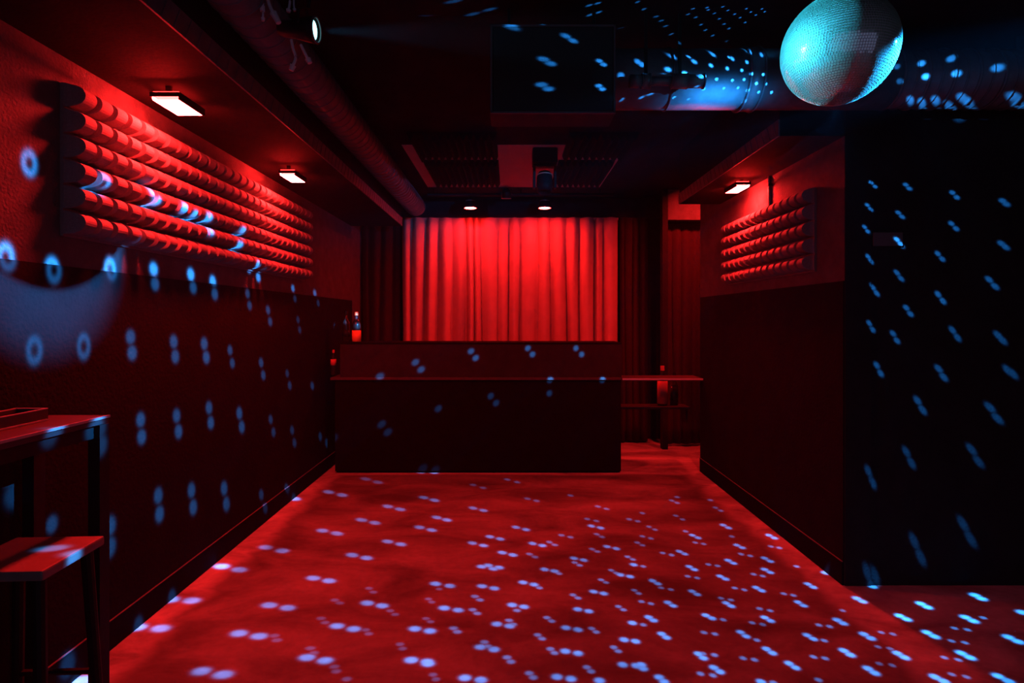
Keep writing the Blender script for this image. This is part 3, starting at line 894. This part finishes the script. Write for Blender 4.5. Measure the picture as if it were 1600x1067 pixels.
# left wall: rings close to the camera, pairs farther off
for px, py, st in ((46, 255, .45), (8.7, 402, 1), (84.6, 422, 1), (172, 421, 1), (54, 547, 1), (131, 541, 1), (161, 288, .5)):
    spots.append((px, py, .80, st * 1.0, True))
add(180, 360, 4.447, [267,268,277,372,525,305,542,397,678,355,692,442,107,740,118,850,407,773,418,875,619,787,633,881], .62, 1)
add(180, 360, 4.447, [920,440,934,522,995,237,994,325,1062,553,1077,633,798,832,814,921,1014,918,1029,1005], .50, .85)
add(180, 360, 4.447, [1235,402,1249,475,1270,620,1282,690,1387,435,1410,505,1195,993], .42, .5)
add(180, 600, 4.447, [177,248,184,367,427,220,440,330,652,165,664,268,863,203,880,297,300,775,308,903,530,738,543,855,757,725,773,833], .58, 1)
add(180, 600, 4.447, [1080,245,1100,335,1229,320,1246,408,1425,365,1470,410,1015,768,1043,863,1195,722,1213,10,1369,12], .45, .6)
add(0, 0, 2.4245, [575,722,582,768,702,785,716,828,785,825,797,870,893,890,900,935], .62, 1)
add(0, 600, 7.62, [1105,565,1105,775], .75, 1)
add(0, 600, 7.62, [645,585], .7, .6)
add(0, 780, 3.72, [640,155,640,278,433,345], .62, 1)
add(0, 780, 3.72, [302,145,305,285,305,285], .5, .8)
add(100, 860, s3, [30,925], .62, 1)
# booth
add(480, 460, 2.5, [640,222,658,248,423,265,445,293,862,210,880,234,1050,210,1072,234,284,320,947,335,1152,335,946,386,717,397,738,424,512,446,291,507,315,538,187,85,199,122,20,357], .42, .8)
# speaker, ceiling, ducts
add(660, 0, 5.333, [1195,300,1255,340,1010,493,1070,530,1475,508,1510,538,995,706,1050,740,1470,715,1500,742,730,225], .66, .9)
add(660, 0, 5.333, [260,12,420,118,560,80,1390,45,1460,28,1395,125,1470,102], .5, .8)
add(950, 0, 5.714, [265,18,320,82,430,148,475,185,515,233,565,305,625,380,700,430,700,28,760,78,715,128,785,155,830,220,870,268,935,318,860,20,885,68,895,88,950,120,995,168,1035,215,1080,255,1035,30,1025,60,1070,93,1130,127,1180,158,1225,200,1170,15,1195,47,1235,78,1275,108,1320,135,1325,15,1350,45,1375,80,1400,105,1390,5,1415,25,165,425], .55, .35)
add(950, 0, 5.714, [115,672,265,550,300,575,595,508,770,550,535,620,500,680,685,655,825,685,585,760,755,785,855,795,935,485,920,585,970,708,1035,788,1110,525,1065,612,1195,628,1110,718,1215,710,1240,555,1325,745,1255,805,1345,822,1410,752,1160,785,1230,900,1460,825,1385,665,1290,660,1370,490,1250,455], .95, .30)
add(950, 0, 5.714, [125,890,300,870,590,870,720,885], .5, .4)
add(1390, 60, 7.62, [735,240,380,298,430,455,790,415,1285,350,120,510,90,335,245,735,380,765,545,735,860,705,710,815,1480,700,1570,820,1125,900], 1.0, .28)

bpy.context.view_layer.update()
dg = bpy.context.evaluated_depsgraph_get()
def land(px, py):
    org = Vector((0, 0, EYE))
    d = Vector(((px - CX) / F_PX, 1, -(py - CY) / F_PX)).normalized()
    for _ in range(6):
        ok, loc, nor, idx, ob, mtx = S.ray_cast(dg, org, d)
        if not ok:
            return None
        if ob.name in ballset or ob.name.startswith('wire'):
            org = loc + d * .002
            continue
        return loc
    return None

AX = {'x+': Vector((1, 0, 0)), 'x-': Vector((-1, 0, 0)), 'y+': Vector((0, 1, 0)), 'y-': Vector((0, -1, 0)), 'z+': Vector((0, 0, 1)), 'z-': Vector((0, 0, -1))}
bins = {k: [] for k in AX}
for px, py, rad, st, ring in spots:
    p = land(px, py)
    if p is None:
        continue
    if not (p.x < XL + .12 or 5.3 < p.y < 5.6):
        st *= .45
    d = (p - BALL).normalized()
    k = max(AX, key=lambda a: AX[a].dot(d))
    bins[k].append((p, rad, st, ring))

GOBO_SX, GOBO_SY = 1, 1
RES, EXT = 1400, 1.75
def beam_lamp(key, items):
    ax = AX[key]
    pos = BALL + ax * (BALL_R + .02)
    q = ax.to_track_quat('-Z', 'Y')
    qi = q.inverted()
    buf = np.zeros((RES, RES), np.float32)
    if key == 'y+':                          # stray glow drawn into the pattern, as if scattered off the ball's lit left side
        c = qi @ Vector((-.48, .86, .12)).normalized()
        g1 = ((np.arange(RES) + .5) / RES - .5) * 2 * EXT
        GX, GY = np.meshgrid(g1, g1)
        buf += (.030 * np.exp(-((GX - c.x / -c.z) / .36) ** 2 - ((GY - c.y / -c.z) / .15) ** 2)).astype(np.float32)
    for p, rad, st, ring in items:
        vec = qi @ (p - pos)
        dist = vec.length
        v = vec / dist
        if v.z > -.3:
            continue
        gx, gy = v.x / -v.z, v.y / -v.z
        if abs(gx) > EXT - .03 or abs(gy) > EXT - .03:
            continue
        a = math.radians(rad)
        ext = a * (1 + gx * gx + gy * gy) * (2.6 if ring else 2.0)
        to = lambda g: (g / EXT * .5 + .5) * RES
        i0, i1 = max(int(to(gx - ext)), 0), min(int(to(gx + ext)) + 2, RES)
        j0, j1 = max(int(to(gy - ext)), 0), min(int(to(gy + ext)) + 2, RES)
        ii = ((np.arange(i0, i1) + .5) / RES - .5) * 2 * EXT
        jj = ((np.arange(j0, j1) + .5) / RES - .5) * 2 * EXT
        X, Y = np.meshgrid(ii, jj)
        Z = -np.ones_like(X)
        nrm = np.sqrt(X * X + Y * Y + 1)
        D = np.stack([X / nrm, Y / nrm, Z / nrm], -1)
        up = qi @ Vector((0, 0, 1))
        if abs(up.normalized().dot(v)) > .95:
            up = qi @ Vector((0, 1, 0))
        e1 = v.cross(up).normalized()
        e2 = v.cross(e1).normalized()
        U = D @ np.array(e1[:]) / a
        V = D @ np.array(e2[:]) / a
        if ring:
            U = U / .80
            V = V / 1.12
            rr = np.sqrt(U * U + V * V)
            val = np.exp(-((rr - .78) / .34) ** 2)
        else:
            rr = np.sqrt(U * U + V * V)
            val = 1 / (1 + np.exp((rr - .88) / .13))
        val = val * st * min(1.0, .35 + .65 * dist * dist / 9.0)
        buf[j0:j1, i0:i1] = np.maximum(buf[j0:j1, i0:i1], val.astype(np.float32))
    img = bpy.data.images.new('ball_beams_' + key, RES, RES, alpha=False, float_buffer=(key == 'y+'))
    img.colorspace_settings.name = 'Non-Color'
    px4 = np.ones((RES, RES, 4), np.float32)
    px4[..., :3] = np.clip(buf, 0, 1)[..., None]
    img.pixels.foreach_set(px4.ravel())
    img.update()
    img.pack()
    L = bpy.data.lights.new('added_beam_lamp', 'SPOT')  # added lamp standing in for light reflected by the ball tiles
    L.energy = DOT_W
    L.color = (1, 1, 1)
    L.shadow_soft_size = 0.0
    L.spot_size = math.radians(136)
    L.spot_blend = 0.0
    L.use_nodes = True
    nt = L.node_tree
    em = next(n for n in nt.nodes if n.type == 'EMISSION')
    tc = nt.nodes.new('ShaderNodeTexCoord')
    sp = nt.nodes.new('ShaderNodeSeparateXYZ')
    nt.links.new(tc.outputs['Normal'], sp.inputs[0])
    az = nt.nodes.new('ShaderNodeMath'); az.operation = 'ABSOLUTE'
    nt.links.new(sp.outputs['Z'], az.inputs[0])
    cb = nt.nodes.new('ShaderNodeCombineXYZ')
    for ch, sg in (('X', GOBO_SX), ('Y', GOBO_SY)):
        dv = nt.nodes.new('ShaderNodeMath'); dv.operation = 'DIVIDE'
        nt.links.new(sp.outputs[ch], dv.inputs[0]); nt.links.new(az.outputs[0], dv.inputs[1])
        ma = nt.nodes.new('ShaderNodeMath'); ma.operation = 'MULTIPLY_ADD'
        nt.links.new(dv.outputs[0], ma.inputs[0]); ma.inputs[1].default_value = sg * .5 / EXT; ma.inputs[2].default_value = .5
        nt.links.new(ma.outputs[0], cb.inputs[ch])
    tx = nt.nodes.new('ShaderNodeTexImage'); tx.image = img; tx.extension = 'CLIP'
    nt.links.new(cb.outputs[0], tx.inputs['Vector'])
    em.inputs['Color'].default_value = (*BLUE, 1)
    nt.links.new(tx.outputs['Color'], em.inputs['Strength'])
    o = bpy.data.objects.new('added_beam_lamp', L)
    COL.objects.link(o)
    o.location = pos
    o.rotation_euler = q.to_euler()
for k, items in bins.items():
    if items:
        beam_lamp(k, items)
print('BEAMS', {k: len(v) for k, v in bins.items()})

# ------------------------------------------------------------------ thin stage haze filling the room
HAZE = 0.0011
hm = bpy.data.materials.new('thin_haze')
hm.use_nodes = True
hn = hm.node_tree
hn.nodes.clear()
ho = hn.nodes.new('ShaderNodeOutputMaterial')
hv = hn.nodes.new('ShaderNodeVolumeScatter')
hv.inputs['Color'].default_value = (.9, .92, 1, 1)
hv.inputs['Density'].default_value = HAZE
hv.inputs['Anisotropy'].default_value = .35
hn.links.new(hv.outputs[0], ho.inputs['Volume'])
hz = obj('haze', mbox(XL - .06, XFAR + .05, -1.15, YB + .05, -.05, ZC + .05), hm)
tag(hz, 'thin bluish stage haze filling the whole dark room', 'haze', kind='stuff')
